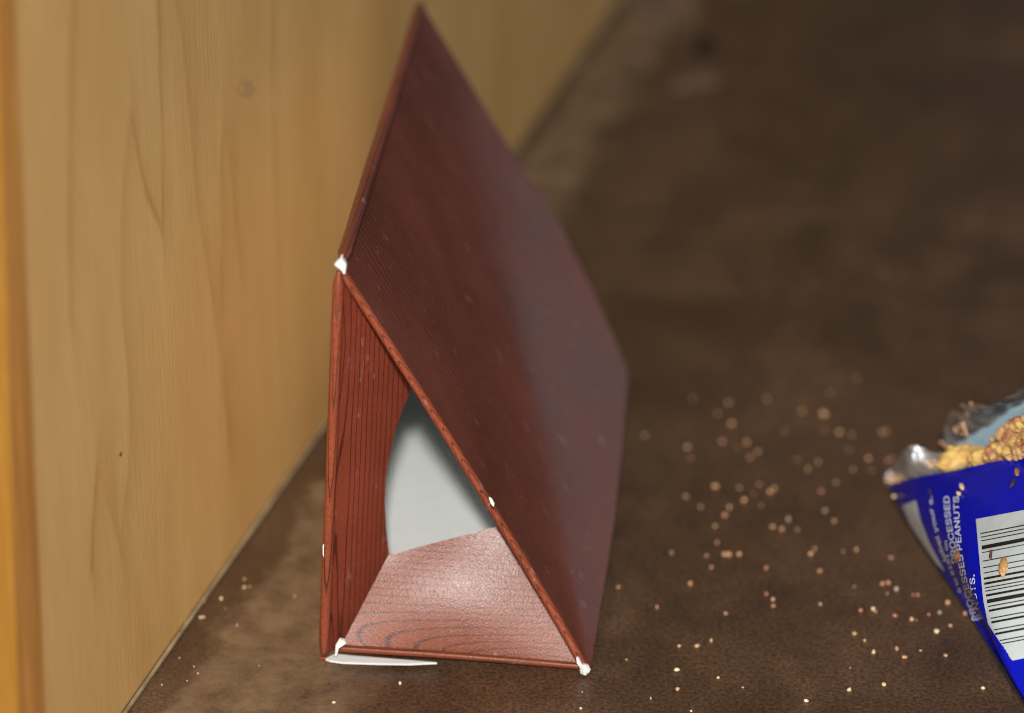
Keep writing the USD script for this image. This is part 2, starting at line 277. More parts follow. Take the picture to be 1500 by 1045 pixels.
# edge trim: two narrow bands closer to the camera
def band(x0t, x0b, x1t, x1b, proud0, proud1, name, mt, label=None):
    rows = []
    for y, xa, xb in ((-250, x0t, x1t), (0, x0t, x1t), (300, None, None), (600, None, None), (1045, x0b, x1b), (1300, None, None)):
        k = y / 1045; xa = x0t + (x0b - x0t) * k; xb = x1t + (x1b - x1t) * k
        wob = 0.0
        a = onplane(xa, y, W0 + WN * proud0, WN); b = onplane(xb, y, W0 + WN * proud1, WN)
        rows.append([a + (b - a) * u for u in np.linspace(0, 1, 6)])
    Pb = np.array(rows)[::-1]
    Pb[:, :, 2] = np.maximum(Pb[:, :, 2], 0.0004)
    msh, _ = sheet(Pb, -0.016)
    obj(name, msh, mt, cabinet, label=label)
M_trim1 = trim_material('trim_brown', (0.44, 0.17, 0.032), (0.58, 0.26, 0.06)); M_trim2 = trim_material('trim_orange', (0.50, 0.20, 0.022), (0.68, 0.32, 0.05))
band(-4, 28, 21, 66, 0.0011, 0.0006, 'edge_strip', M_trim1)
band(-90, -70, -4, 28, 0.0, 0.0016, 'edge_moulding', M_trim2, 'brighter orange moulding at the panel end')
kx = onplane(360, 130, W0, WN)
# marks on the panel: a brown knot and a dark speck
def disc_on_wall(x, y, r, name, mt, stretch=1.0):
    q = onplane(x, y, W0 + WN * 0.0002, WN); th = np.linspace(0, 2 * np.pi, 18, endpoint=False)
    ring = np.array([q + WL * r * stretch * math.cos(a) * (1 + .15 * math.sin(3 * a)) + np.array([0, 0, 1]) * r * math.sin(a) for a in th])
    V = np.vstack([ring, q + WN * 0.0001]); Fc = np.array([[i, (i + 1) % 18, 18] for i in range(18)])
    return obj(name, (V, Fc), mt, cabinet)
M_knot = plain('knot_brown', (0.49, 0.31, 0.135), 0.5, 0.4, 0, 800, 0.1); M_speck = plain('dark_speck', (0.03, 0.02, 0.015), 0.7, 0.3)
kr = np.array([onplane(361 + 11 * math.cos(a), 130 - 11 * math.sin(a) * (1 + .12 * math.sin(3 * a)), W0 + WN * .0002, WN) for a in np.linspace(0, 2 * np.pi, 20, endpoint=False)])
obj('knot', (np.vstack([kr, kr.mean(0) + WN * .0001]), np.array([[i, (i + 1) % 20, 20] for i in range(20)])), M_knot, cabinet); disc_on_wall(177, 666, 0.00035, 'dark_speck', M_speck, 1.6)

# ------------------------------------------------------------------ the folded card trap
A = onz(475, 966, 0.0004); B = onz(862, 984, 0.0008)
BA = unit((B - A) * [1, 1, 0]); NF = np.cross(BA, [0, 0, 1.0])        # NF points toward the viewer
C = onplane(498, 389, A, NF)
A[2] = 0.0008; B[2] = 0.0012
Bp = onz(920, 562, 0.0008)
AX = Bp - B; AX[2] = 0; Cp = onz(616, 5, C[2]); LAX = np.linalg.norm(AX); AXu = AX / LAX
Ap = A + (Cp - C); Zu = np.array([0, 0, 1.0])
trap = thing('card_trap', 'brown wood grain printed triangular card trap, open at the front', 'insect trap', None, (A + B) / 2 * [1, 1, 0])
def wob(u, v, seed=1, amp=1.0): return amp * (meshkit.fbm(np.stack([u * 0.05, v * 0.09, 0 * u + seed], -1), 3, seed) - 0.5)
def cathedral(u, v, du=3.4, dv=1.05, w=1.1, reach=4.0):
    """contours: nested arches near the fold (v=0), lines parallel to it farther in; u, v in mm"""
    return np.sqrt(v ** 2 + w ** 2) / dv - (u / du) * np.exp(-np.abs(v) / reach)
# roof: plane C-B-B'-C', bent along rulings that fan out from the near lower corner B
nu, nv = 150, 150
U, Vv = np.meshgrid(np.linspace(0, 1, nu), np.linspace(0, 1, nv), indexing='ij')   # u: B -> C, v: front -> rear
BEND, PHI0 = 0.20, 55.0
def softplus(x, k): return k * np.logaddexp(0, x / k)
NR = unit(np.cross(AX, C - B)); NR = NR if NR[0] > 0 else -NR
Bq = Bp
def to_px(P): D = (P - EYE) @ FW; return np.stack([(P - EYE) @ RT / D * F + 750, 522.5 - (P - EYE) @ UP / D * F], -1)
def roof_at(u, v):
    """a flat sheet bent along rulings that fan out from the near lower corner B; u: B -> C, v: front -> rear (1 = the trap's length)"""
    P = B * ((1 - u) * (1 - v))[..., None] + C * (u * (1 - v))[..., None] + Bp * ((1 - u) * v)[..., None] + Cp * (u * v)[..., None]
    h, w = u * np.linalg.norm(C - B), v * LAX
    ph = np.degrees(np.arctan2(w, np.maximum(h, 1e-9)))
    return P + NR * (np.hypot(h, w) * np.radians(softplus(ph - PHI0, 5.5)) * BEND)[..., None]
_u, _v = np.meshgrid(np.linspace(-.12, 1.1, 140), np.linspace(-.06, 1.3, 140), indexing='ij')
_inv = LinearNDInterpolator(to_px(roof_at(_u, _v)).reshape(-1, 2), np.stack([_u, _v], -1).reshape(-1, 2))
_e0, _e1, _e2, _e3 = to_px(np.array([B, C, Cp, Bp]))                 # the sheet as it was cut: its rear edge bulges a little
def arc(pts, n):
    pts = np.array(pts, float); d = np.r_[0, np.cumsum(np.linalg.norm(np.diff(pts, axis=0), axis=1))]; d /= d[-1]
    q = np.linspace(0, 1, n); return np.stack([np.interp(q, d, pts[:, k]) for k in (0, 1)], -1)
rear = arc([_e3, (919, 545), (905, 510), (872, 435), (820, 328), (740, 208), _e2], nu); front = arc([_e0 + [3, 0], _e1 + [6, 3]], nu); front = front + np.array([6.0, -2.0]) * (4 * np.linspace(0, 1, nu) ** .85 * (1 - np.linspace(0, 1, nu)))[:, None]; low = arc([_e0, (898, 760), _e3], nv); top = arc([_e1, (551, 200), _e2], nv)
a_, b_ = U[..., None], Vv[..., None]
px_ = front[:, None] * (1 - b_) + rear[:, None] * b_ + low[None] * (1 - a_) + top[None] * a_ - (_e0 * (1 - a_) * (1 - b_) + _e1 * a_ * (1 - b_) + _e3 * (1 - a_) * b_ + _e2 * a_ * b_)
uv_ = _inv(px_); assert not np.isnan(uv_).any()
PR = roof_at(uv_[..., 0], uv_[..., 1])
hu, hv = uv_[..., 0] * np.linalg.norm(C - B), uv_[..., 1] * LAX
PR = PR + NR * ((meshkit.fbm(np.stack([hu * 32, hv * 32, 0 * hu + 4], -1), 2, 12) - 0.5) * 0.0006 * np.clip(hv / 0.01, 0, 1))[..., None]
def roof_grain(u, v): return cathedral(96 - u, v + 0.75, 2.6, 1.75, 1.0, 4.5) + wob(u, v, 3, 1.6)
GrR = roof_grain(hu / MM, hv / MM)
msh, at = sheet(PR.transpose(1, 0, 2).copy(), 0.0005, GrR.T)
if np.dot(np.cross(PR[1, 0] - PR[0, 0], PR[0, 1] - PR[0, 0]), NR) > 0: msh, at = sheet(PR, 0.0005, GrR)
obj('roof_panel', msh, M_roof, trap, smooth=40 if False else False, attrs={'grain': at})
# left wall (white inside)
def quad(p00, p10, p11, p01, n=8, m=8):
    a, b = np.meshgrid(np.linspace(0, 1, n), np.linspace(0, 1, m), indexing='ij'); a, b = a[..., None], b[..., None]
    return p00 * (1 - a) * (1 - b) + p10 * a * (1 - b) + p11 * a * b + p01 * (1 - a) * b
obj('left_wall', sheet(quad(A + BA * .0018 + AXu * .007, C + BA * .001 - Zu * .004 + AXu * .007, Cp + BA * .0015 - Zu * .006, Ap + BA * .0018), 0.0005)[0], M_inner, trap, label='white inside of the upright wall')
obj('floor_panel', sheet(quad(A + BA * .001 + AXu * .006, B - BA * .002 + AXu * .012, Bq * [1, 1, 0] + Zu * .0008 - BA * .003, Ap + BA * .001), 0.0006)[0], M_inner, trap)
obj('rear_flap', sheet(quad(Ap - AXu * .002, Bq - AXu * .002 - BA * .001, Cp - AXu * .002 - Zu * .003, Cp - AXu * .002 - Zu * .003), 0.0005)[0], M_inner, trap, label='white rear flap closing the far end')
# inside lining of the roof
BC = unit(C - B); LIN = quad(B - NR * .0014 + BC * .003 + AXu * .004, C - NR * .0014 - BC * .004 + AXu * .004, Cp - NR * .0014 - BC * .004 - AXu * .001, Bq - NR * .0014 + BC * .003 - AXu * .001)
obj('roof_lining', sheet(LIN, 0.0002)[0], M_inner, trap, label='white inside of the sloping panel')
# rounded folds
def fold(p, q, r, name, mt, seed, du=3.4, bow=0.0, bowdir=None, flip=False, shift=0.0):
    n = 90; t = np.linspace(0, 1, n); pts = p + (q - p) * t[:, None]
    if bowdir is not None: pts = pts + np.asarray(bowdir) * (bow * np.sin(np.pi * t))[:, None]
    rad = r * np.clip(np.minimum(np.sqrt(np.clip(t * 30, 0, 1)), np.sqrt(np.clip((1 - t) * 30, 0, 1))), 0.35, 1)
    rad = rad * (1 + 0.10 * (meshkit.noise(np.stack([t * 9, 0 * t, 0 * t + seed], -1), seed) - 0.5))
    Vt_, Ft_ = tube(pts, rad, 28)
    u = np.repeat(t * np.linalg.norm(q - p) / MM, 28)
    th = np.tile(np.linspace(0, 2 * np.pi, 28, endpoint=False), n)
    v = r / MM * (((th + shift) % (2 * np.pi)) - np.pi)
    u, v = np.append(u, [0, u[-1]]), np.append(v, [0, 0])
    g = cathedral(u + 3, v, du, 1.0, 1.0, 3.5) + wob(u, v, seed, 0.8)
    obj(name, (Vt_, Ft_), mt, trap, smooth=True, attrs={'grain': g})
bow = unit(np.cross(BA, C - B)); upn = NR
ev = AXu - NR * np.dot(AXu, NR); ev = unit(ev); RF = 0.0008
th_ = np.radians(np.linspace(-4, 172, 26)); E_ = PR[:, 0]; wv = (meshkit.fbm(np.stack([np.linspace(0, 14, nu), np.zeros(nu), np.zeros(nu)], -1), 3, 2) - .5) * .0006
fo = E_[:, None] + NR * (RF * (np.cos(th_) - 1))[None, :, None] - ev * ((RF + wv)[:, None] * np.sin(th_)[None])[..., None]
fu = np.repeat(hu[:, :1] / MM, len(th_), 1); fv = np.repeat((RF / MM * th_)[None], nu, 0) + .25 * (meshkit.noise(np.stack([fu * .12, 0 * fu, 0 * fu + 2], -1), 5) - .5)
fg = np.sqrt((fv - 1.05) ** 2 + .09) / 0.50 + fu / 3.5 + .5 * (meshkit.noise(np.stack([fu * .3, 0 * fu, 0 * fu + 7], -1), 6) - .5)     # nested arches along the fold
msh, at = sheet(fo, 0.0003, fg)
if np.dot(np.cross(fo[61, 12] - fo[60, 12], fo[60, 13] - fo[60, 12]), -FW) < 0: msh, at = sheet(fo.transpose(1, 0, 2).copy(), 0.0003, fg.T)
obj('roof_front_fold', msh, M_fold, trap, smooth=50 if False else True, attrs={'grain': at})
fold(A - BA * .0001, C - Zu * .0011 - BA * .0002, 0.00098, 'left_front_fold', M_fold, 6, 16.0)
fold(C + AXu * .001 + BA * .0002, Cp + BA * .0002, 0.00125, 'ridge_fold', M_roof, 8, 30.0)
# left flap: turned in from the left fold, curved free edge
ua = unit(AXu * math.cos(math.radians(28)) + BA * math.sin(math.radians(28)))
nl = unit(np.cross(ua, C - A)); H0 = A - BA * .0002; H1 = C - Zu * .003 - BA * .0004
edge_px = [(590, 985), (580, 900), (574, 850), (570, 810), (566, 775), (564, 735), (565, 705), (569, 675), (577, 640), (588, 605), (603, 570), (610, 556), (600, 520), (570, 470), (530, 420), (505, 398)]
ep = np.array([onplane(x, y, H0, nl) for x, y in edge_px])
hl = unit(H1 - H0); HL = np.linalg.norm(H1 - H0)
eh = (ep - H0) @ hl; ew = (ep - H0) @ unit(np.cross(nl, hl)); sgn = np.sign(np.median(ew)); uw = unit(np.cross(nl, hl)) * sgn; ew = ew * sgn
o_ = np.argsort(eh); hh = np.linspace(0, HL, 120); ww = np.interp(hh, eh[o_], ew[o_])
PL = np.array([[H0 + hl * h + uw * w * k for k in np.linspace(0, 1, 60)] for h, w in zip(hh, ww)])
hu_ = np.array([[h / MM for k in range(60)] for h in hh]); wu_ = np.array([[w * k / MM for k in np.linspace(0, 1, 60)] for w in ww])
GL = wu_ / 1.55 + 0.9 * wob(hu_ * 0.5, wu_, 11, 1.0) + np.exp(-((wu_ - 1.5) / 2.5) ** 2) * np.abs(hu_ - 62) / 14
msh, at = sheet(PL, 0.00045, GL); 
if np.dot(np.cross(PL[1, 5] - PL[0, 5], PL[0, 6] - PL[0, 5]), -FW) < 0: msh, at = sheet(PL.transpose(1, 0, 2).copy(), 0.00045, GL.T)
obj('left_flap', msh, M_flap, trap, attrs={'grain': at}, label='red brown flap turned in at the left side')
# right flap under the roof edge
rf = unit(AXu * 1.0 - NR * 0.2)
BC = unit(C - B); PRF = quad(B + BC * .006 - NR * .0009 + AXu * .003, C - BC * .008 - NR * .0009 + AXu * .003, C - BC * .014 - NR * .0016 + rf * .012, B + BC * .018 - NR * .0016 + rf * .014, 40, 12)
obj('right_flap', sheet(PRF, 0.0004, np.zeros((40, 12)))[0], M_flap, trap, attrs={'grain': np.zeros(960)}, label='brown flap turned in under the sloping panel')
# bottom flap: trapezoid leaning back, catching the flash
TILT = 57.0
ub = unit(AXu * math.cos(math.radians(TILT)) + Zu * math.sin(math.radians(TILT)))
h0, h1 = onplane(494, 951, A + Zu * .0042, NF), onplane(853, 974, A + Zu * .0042, NF)
nb = unit([0.005, -0.87, 0.49])
poly = [onplane(x, y, h0, nb) for x, y in ((501, 944), (569, 813), (735, 770), (850, 972))]
K0, K1 = poly[0], poly[3]
gu, gv = 130, 110
PB = np.zeros((gv, gu, 3))
for i, k in enumerate(np.linspace(0, 1, gv)):
    a, b = poly[0] + (poly[1] - poly[0]) * k, poly[3] + (poly[2] - poly[3]) * k
    for j, q in enumerate(np.linspace(0, 1, gu)): PB[i, j] = a + (b - a) * q
PB += nb * (0.0009 * np.sin(np.linspace(0, np.pi, gv))[:, None] * np.sin(np.linspace(0.1, np.pi - 0.1, gu))[None])[..., None] * (1 if np.dot(nb, -FW) > 0 else -1)
hb = unit(K1 - K0); ubp = ub - hb * np.dot(ub, hb); ubp = unit(ubp)
uu = ((PB - K0) @ hb) / MM; vv = ((PB - K0) @ ubp) / MM
def ell(uu, vv): return np.where(vv < 12, np.sqrt(((uu - 33) / 2.1 / 2.2) ** 2 + ((vv + 1.2) / 1.35) ** 2 + .2), 0)
GB = np.sqrt(((uu - 34) / 4.1) ** 2 * np.exp(-np.maximum(vv, 0) / 7.0) + ((vv + 2.5) / 1.15) ** 2) + 0.8 * wob(uu, vv, 21, 1.0)
msh, at = sheet(PB.transpose(1, 0, 2).copy(), 0.0005, GB.T)
if np.dot(np.cross(PB[0, 1] - PB[0, 0], PB[1, 0] - PB[0, 0]), -FW) < 0: msh, at = sheet(PB, 0.0005, GB)
PBL = PB[4:-4, 4:-4] - nb * 0.0009 * (1 if np.dot(nb, -FW) > 0 else -1)
obj('flap_lining', sheet(PBL, 0.0001)[0], M_inner, trap, label='white back of the bottom flap')
PLL = PL[3:-3, 2:-2] + AXu * .0009 - BA * .0003
obj('flap_lining', sheet(PLL, 0.0001)[0], M_inner, trap, label='white back of the left flap')
obj('bottom_flap', msh, M_gloss, trap, attrs={'grain': at}, label='glossy trapezoid flap folded up at the bottom')
# its lower lip, the rounded fold at the foot
lp0, lp1 = onplane(496, 952, A, NF), onplane(854, 979, A, NF)
n = 60; t = np.linspace(0, 1, n); lpts = lp0 + (lp1 - lp0) * t[:, None] + AXu * .0006
lpts[:, 2] += 0.0002 * np.sin(t * 3)
Vt_, Ft_ = tube(lpts, np.linspace(0.0007, 0.0006, n), 20)
u = np.append(np.repeat(t * 52, 20), [0, 52]); th = np.append(np.tile(np.linspace(0, 2 * np.pi, 20, endpoint=False), n), [0, 0])
obj('bottom_fold', (Vt_, Ft_), M_gloss, trap, smooth=True, attrs={'grain': th * 0.5 + u / 40 + wob(u, th * 0, 4, 1.2)})
# white torn card at the corners
def blob(pxs, p0, nrm, thick, name, mt=None, label=None, lift=0.0, parent=None, rnd=0.00025):
    p0 = np.asarray(p0, float) + np.asarray(nrm) * lift
    q = np.array([onplane(x, y, p0, nrm) for x, y in pxs]); e1 = unit(np.cross([0, 0, 1.0], nrm)) if abs(nrm[2]) < .95 else np.array([1.0, 0, 0]); e2 = np.cross(nrm, e1)
    pl = np.stack([(q - p0) @ e1, (q - p0) @ e2], 1)
    pg = Polygon(pl).buffer(0)
    pg = pg.buffer(-rnd).buffer(rnd * 1.6) if rnd else pg
    if pg.geom_type != 'Polygon': pg = max(pg.geoms, key=lambda g: g.area)
    m = trimesh.creation.extrude_polygon(pg, thick, engine='earcut')
    v = m.vertices; V3 = p0 + v[:, :1] * e1 + v[:, 1:2] * e2 + (v[:, 2:] - thick) * np.asarray(nrm)
    return obj(name, (V3, m.faces), mt or M_white, parent or trap, label=label)
TOW = NF if np.dot(NF, -FW) > 0 else -NF
blob([(490, 388), (494, 383), (499, 380), (504, 383), (507, 389), (505, 402), (503, 401), (500, 396)], C, TOW, 0.0008, 'torn_corner', label='white torn card at the peak', lift=.0018, rnd=.00006)
blob([(500, 374), (502, 374), (501, 382), (498, 382)], C, TOW, 0.0003, 'torn_fibre', lift=.0016, rnd=0)
obj('torn_corner', rock(1, (.0012, .0010, .0013), 2, .25, 3)[0] + onplane(858, 980, A, NF) + TOW * .0008 + Zu * .0001, M_white, trap) if False else None
vb, fb = rock(1.0, (.0014, .0011, .0017), 3, .45, 3)
obj('torn_corner', (vb * .66 + onplane(857, 978, A, NF) + TOW * .0006, fb), M_white, trap, smooth=True, label='white torn card at the lower right corner')
blob([(844, 964), (847, 963), (853, 975), (851, 980), (845, 972)], B, TOW, 0.0004, 'torn_fibre', lift=.002, rnd=0)
# white liner curling out under the bottom flap
Q = [(477, 965), (484, 961), (491, 958), (520, 961), (600, 967), (640, 970.4), (600, 972.2), (552, 971.6), (502, 970), (484, 967.5)]
blob(Q, [0, 0, .0014], np.array([0, 0, 1.0]), 0.0004, 'liner_lip', label='white lip of the inner lining along the bottom', rnd=0)
blob([(492, 946), (497, 937), (504, 939), (507, 943), (496, 950), (493, 961), (491, 961)], A, TOW, 0.0006, 'torn_corner', label='white torn card at the lower left corner', lift=.0024, rnd=.00006)
blob([(473, 799), (476, 796), (477, 806), (475, 820), (473, 812)], A + BA * .001, TOW, 0.0004, 'scuff', label='white scuff on the left fold', lift=.0008, rnd=.00005)
q = onplane(721, 737, A, NF)
blob([(716, 729), (720, 731), (724, 738), (723, 743), (719, 738)], A, TOW, 0.0003, 'scuff', label='white scuff on the sloping fold', lift=.0019, rnd=.00005)
blob([(468, 963), (478, 964), (478, 967), (470, 966.5)], A, TOW, 0.0004, 'torn_fibre', M_fold, lift=.0012, rnd=0)

# ------------------------------------------------------------------ the torn snack wrapper
cols = [[(1303, 712), (1346, 790), (1401, 870), (1452, 950), (1512, 1045), (1545, 1090)],
        [(1340, 700), (1362, 768), (1403, 845), (1448, 917), (1494, 990), (1536, 1072)],
        [(1385, 692), (1396, 762), (1414, 840), (1440, 906), (1480, 980), (1534, 1068)],
        [(1424, 684), (1432, 760), (1439, 832), (1452, 896), (1477, 970), (1530, 1055)],
        [(1490, 668), (1500, 742), (1508, 815), (1519, 880), (1542, 952), (1592, 1038)],
        [(1585, 676), (1600, 724), (1606, 795), (1617, 862), (1640, 932), (1690, 1015)]]
zs = [[5, 4.6, 4.4, 4, 3.4, 1.5], [16.5, 15, 12, 8.8, 5.6, 2.4], [23.5, 22, 18.5, 14, 9.4, 4.2], [28, 26, 22, 17.5, 12, 6], [33, 31.5, 28, 22, 15.5, 8], [34, 34, 31, 25, 19, 11]]
ctrl = np.array([[onz(x, y, z * MM) for (x, y), z in zip(c, zc)] for c, zc in zip(cols, zs)])
cpx = np.array(cols, float)
ks = np.linspace(0, 1, 6)
sp = [RectBivariateSpline(ks, ks, ctrl[..., i], kx=3, ky=3) for i in range(3)]; spx = [RectBivariateSpline(ks, ks, cpx[..., i], kx=3, ky=3) for i in range(2)]
sg = np.linspace(0, 1, 200)
FS = np.stack([s(sg, sg) for s in sp], -1)
FS[..., 2] = np.maximum(FS[..., 2], 0.001)
crk = meshkit.fbm(FS * 160 + 9, 3, 5)
_du = np.gradient(FS, axis=0); _dv = np.gradient(FS, axis=1); FN = np.cross(_du, _dv); FN /= np.linalg.norm(FN, axis=2, keepdims=True)
if np.mean(FN @ -FW) < 0: FN = -FN
fold_n = np.abs(meshkit.noise(FS * [90, 90, 60] + 3, 9) - .5) * 2
FS = FS + FN * (((crk - 0.5) * 0.0005 - fold_n ** 3 * 0.0006) * (1 - .85 * sg[None, :]) * np.clip((sg[:, None] - .12) * 2.2, .12, 1) * np.ones((1, len(sg))))[..., None]
FPX = np.stack([((FS - EYE) @ RT) / ((FS - EYE) @ FW) * F + 750, 522.5 - ((FS - EYE) @ UP) / ((FS - EYE) @ FW) * F], -1)
_li = LinearNDInterpolator(FPX.reshape(-1, 2), np.hstack([FS.reshape(-1, 3), FN.reshape(-1, 3)]))
def stick(pts, lift=0.00008):
    r = _li(np.asarray(pts, float)); r = np.nan_to_num(r, nan=0.0)
    ok = np.any(r != 0, axis=1); return r[:, :3] + r[:, 3:] * lift, ok
wrap = thing('snack_wrapper', 'torn blue snack wrapper with barcode lying open on the shelf', 'wrapper', None, onz(1450, 900))
M_blue = plain('blue_wrapper_film', (0.002, 0.006, 0.34), 0.25, 0.18, 0.00002, 900, 0.08)
M_lbl = plain('label_white', (0.41, 0.455, 0.46), 0.4, 0.25, 0, 900, 0.03); M_blk = plain('bar_black', (0.012, 0.012, 0.012), 0.4, 0.4); M_ink = plain('white_ink', (0.62, 0.66, 0.78), 0.4, 0.4)
M_strip = plain('side_strip_white', (0.50, 0.52, 0.50), 0.35, 0.5, 0.00002, 900, 0.15)
msh, _ = sheet(FS if np.dot(np.cross(FS[101, 100] - FS[100, 100], FS[100, 101] - FS[100, 100]), -FW) > 0 else FS.transpose(1, 0, 2).copy(), 0.0002)
obj('front_face', msh, M_blue, wrap, smooth=50)
def patch(pxs, name, mt, parent, lift, sub=1.6, label=None):
    pg = Polygon(pxs).buffer(0); v2, f2 = trimesh.creation.triangulate_polygon(pg, engine='earcut')
    v2, f2 = trimesh.remesh.subdivide_to_size(np.hstack([v2, np.zeros((len(v2), 1))]), f2, max_edge=sub * 3, max_iter=14)
    p, ok = stick(v2[:, :2], lift); keep = ok[f2].all(axis=1)
    if keep.sum() == 0: return None
    f2 = f2[keep]
    return obj(name, trimesh.Trimesh(p, f2, process=False), mt, parent, label=label)
edge_l = [(1430, 761), (1433, 795), (1437, 840), (1441, 880), (1449, 920), (1460, 949), (1474, 970)]
lab = patch(edge_l + [(1600, 944), (1600, 729)], 'barcode_label', M_lbl, wrap, 0.00009, 1.3)
bars = [(782.5, 1.6), (787.8, 1.4), (793.2, 1.4), (803, 5.6), (810.3, 1.2), (822.8, 1.4), (832.4, 1.4), (840.2, 1.4), (848.4, 3.2), (855.8, 3.3), (862, 1.5), (866.6, 1.5), (873, 3.3), (881.6, 5.6), (889, 1.6), (895.2, 3.2), (906.3, 1.6), (912.2, 3.2), (923.3, 1.6), (929.2, 3.2), (939.5, 1.6), (944.2, 1.6)]
for y, w in bars:
    x0 = np.interp(y, [783, 802, 860, 880, 912, 945], [1437, 1439, 1443, 1446.5, 1453, 1463.5])
    x1 = 1570; k = -0.19
    patch([(x0, y - w / 2), (x1, y - w / 2 + k * (x1 - x0)), (x1, y + w / 2 + k * (x1 - x0)), (x0 + .3, y + w / 2)], 'bar', M_blk, lab, 0.00017, 1.5)
patch([(1321, 741), (1342, 733), (1350, 765), (1362, 795), (1385, 838), (1372, 826), (1350, 794), (1335, 772)], 'side_strip', M_strip, wrap, 0.00006, 2, 'white strip at the left side')
def lettering(text, base, cap, name, stretch=1.0):
    """text runs along the polyline base (start to end), letter tops to its left"""
    m = meshkit.text_mesh(text, 1.0, 0.001, bold=True); v = np.array(m.vertices); f = np.array(m.faces)
    fr = m.face_normals[:, 2] > 0.5; f = f[fr]
    base = np.array(base, float); d = np.r_[0, np.cumsum(np.linalg.norm(np.diff(base, axis=0), axis=1))]
    tck = lambda q: np.stack([np.interp(q, d, base[:, 0]), np.interp(q, d, base[:, 1])], -1)
    L = v[:, 0].max(); q = v[:, 0] / L * d[-1]; p = tck(q); tg = tck(q + 2) - tck(q - 2); tg /= np.maximum(np.linalg.norm(tg, axis=1, keepdims=True), 1e-9)
    left = np.stack([tg[:, 1], -tg[:, 0]], -1)
    px = p + left * (v[:, 1:2] * cap)
    P3, ok = stick(px, 0.0001); f = f[ok[f].all(axis=1)]
    obj(name, trimesh.Trimesh(P3, f, process=False), M_ink, wrap)
lettering('PROCESSED', [(1403.5, 826), (1400, 797), (1396, 775), (1393, 757), (1391, 727)], 8.2, 'printed_text')
lettering('PROCESSES PEANUTS,', [(1434, 910), (1425, 883), (1421, 864), (1415, 840), (1411, 815), (1409, 797), (1406, 760), (1404.5, 723)], 7.8, 'printed_text')
lettering('E NUTS.', [(1441, 907), (1438, 899), (1434, 887), (1431, 872), (1429, 858), (1428, 842)], 7.4, 'printed_text')
lettering('label your s.', [(1388, 822), (1380, 800), (1376, 785), (1372, 768), (1368, 750), (1366, 727)], 5.6, 'printed_text')
lettering('0 to 8181 on', [(1410, 868), (1401, 846), (1393, 826), (1389.5, 808), (1388, 792)], 4.6, 'printed_text')

# far wall of the open mouth (printed light blue on its inside) and clear film
M_far = mat('pale_blue_film', {'g': ('geometry', {}), 'n': ('noise_texture', {'scale': 110, 'detail': 2}), 'r': ('rgb_ramp', {'ramp': [(0.42, (0.34, 0.50, 0.58)), (0.56, (0.60, 0.66, 0.66))]}), 'p': ('principled_bsdf', {'roughness': 0.35})},
            [('g.position', 'n.vector'), ('n.fac', 'r.fac'), ('r.color', 'p.base_color')])
def rows_sheet(rows, thick, n=40, m=40, crumple=0.0, seed=0, single=False):
    R = np.array([[onz(x, y, z * MM) for x, y, z in r] for r in rows]); a, b = np.linspace(0, 1, R.shape[0]), np.linspace(0, 1, R.shape[1])
    s = [RectBivariateSpline(a, b, R[..., i], kx=min(3, R.shape[0] - 1), ky=min(3, R.shape[1] - 1)) for i in range(3)]
    Pq = np.stack([q(np.linspace(0, 1, n), np.linspace(0, 1, m)) for q in s], -1)
    if crumple:
        N_ = np.cross(np.gradient(Pq, axis=0), np.gradient(Pq, axis=1)); N_ /= np.linalg.norm(N_, axis=2, keepdims=True)
        c = np.abs(meshkit.noise(Pq * 130 + 31, seed) - 0.5) * 1.6 + 0.6 * np.abs(meshkit.noise(Pq * 330 + 11, seed + 1) - 0.5)
        Pq = Pq + N_ * (c * crumple)[..., None]
    Pq[..., 2] = np.maximum(Pq[..., 2], 0.0008)
    return (Pq.reshape(-1, 3), grid_faces(n, m)) if single else sheet(Pq, thick)[0]
obj('far_wall', rows_sheet([[(1392, 657, 14), (1440, 626, 24), (1500, 588, 33), (1560, 560, 38), (1620, 550, 40)], [(1388, 680, 8), (1440, 675, 14), (1500, 650, 19), (1560, 625, 22), (1620, 610, 24)], [(1384, 700, 2), (1440, 715, 3), (1500, 710, 3), (1560, 690, 3), (1620, 675, 3)]], 0.0003), M_far, wrap, smooth=50, label='pale blue printed inside of the far side')
M_film = mat('clear_film', {'t': ('transparent_bsdf', {'color': (0.97, 0.975, 0.98)}), 'gl': ('glossy_bsdf', {'color': (0.9, 0.92, 0.95), 'roughness': 0.2}), 'd': ('diffuse_bsdf', {'color': (0.7, 0.7, 0.68)}),
             'f': ('fresnel', {'IOR': 1.5}), 'fm': ('math', {'math_type': 'multiply_add', 'value2': 2.2, 'value3': 0.06, 'use_clamp': True}), 'm1': ('mix_closure', {'fac': 0.2}), 'm2': ('mix_closure', {})},
             [('t.BSDF', 'm1.closure1'), ('d.BSDF', 'm1.closure2'), ('f.fac', 'fm.value1'), ('fm.value', 'm2.fac'), ('m1.closure', 'm2.closure1'), ('gl.BSDF', 'm2.closure2')], surface='m2.closure')
obj('clear_film', rows_sheet([[(1386, 650, 15), (1390, 612, 22), (1412, 587, 32), (1450, 590, 36), (1500, 563, 44), (1580, 530, 50)], [(1389, 652, 14), (1400, 632, 19), (1424, 610, 27), (1455, 605, 30), (1500, 577, 38), (1580, 545, 44)], [(1392, 657, 13.6), (1412, 644, 17.5), (1440, 626, 24), (1470, 607, 29), (1500, 588, 33), (1580, 556, 39)]], 0.00008, 60, 60, 0.0016, 3, True), M_film, wrap, smooth=True, label='crumpled clear film standing behind the opening')
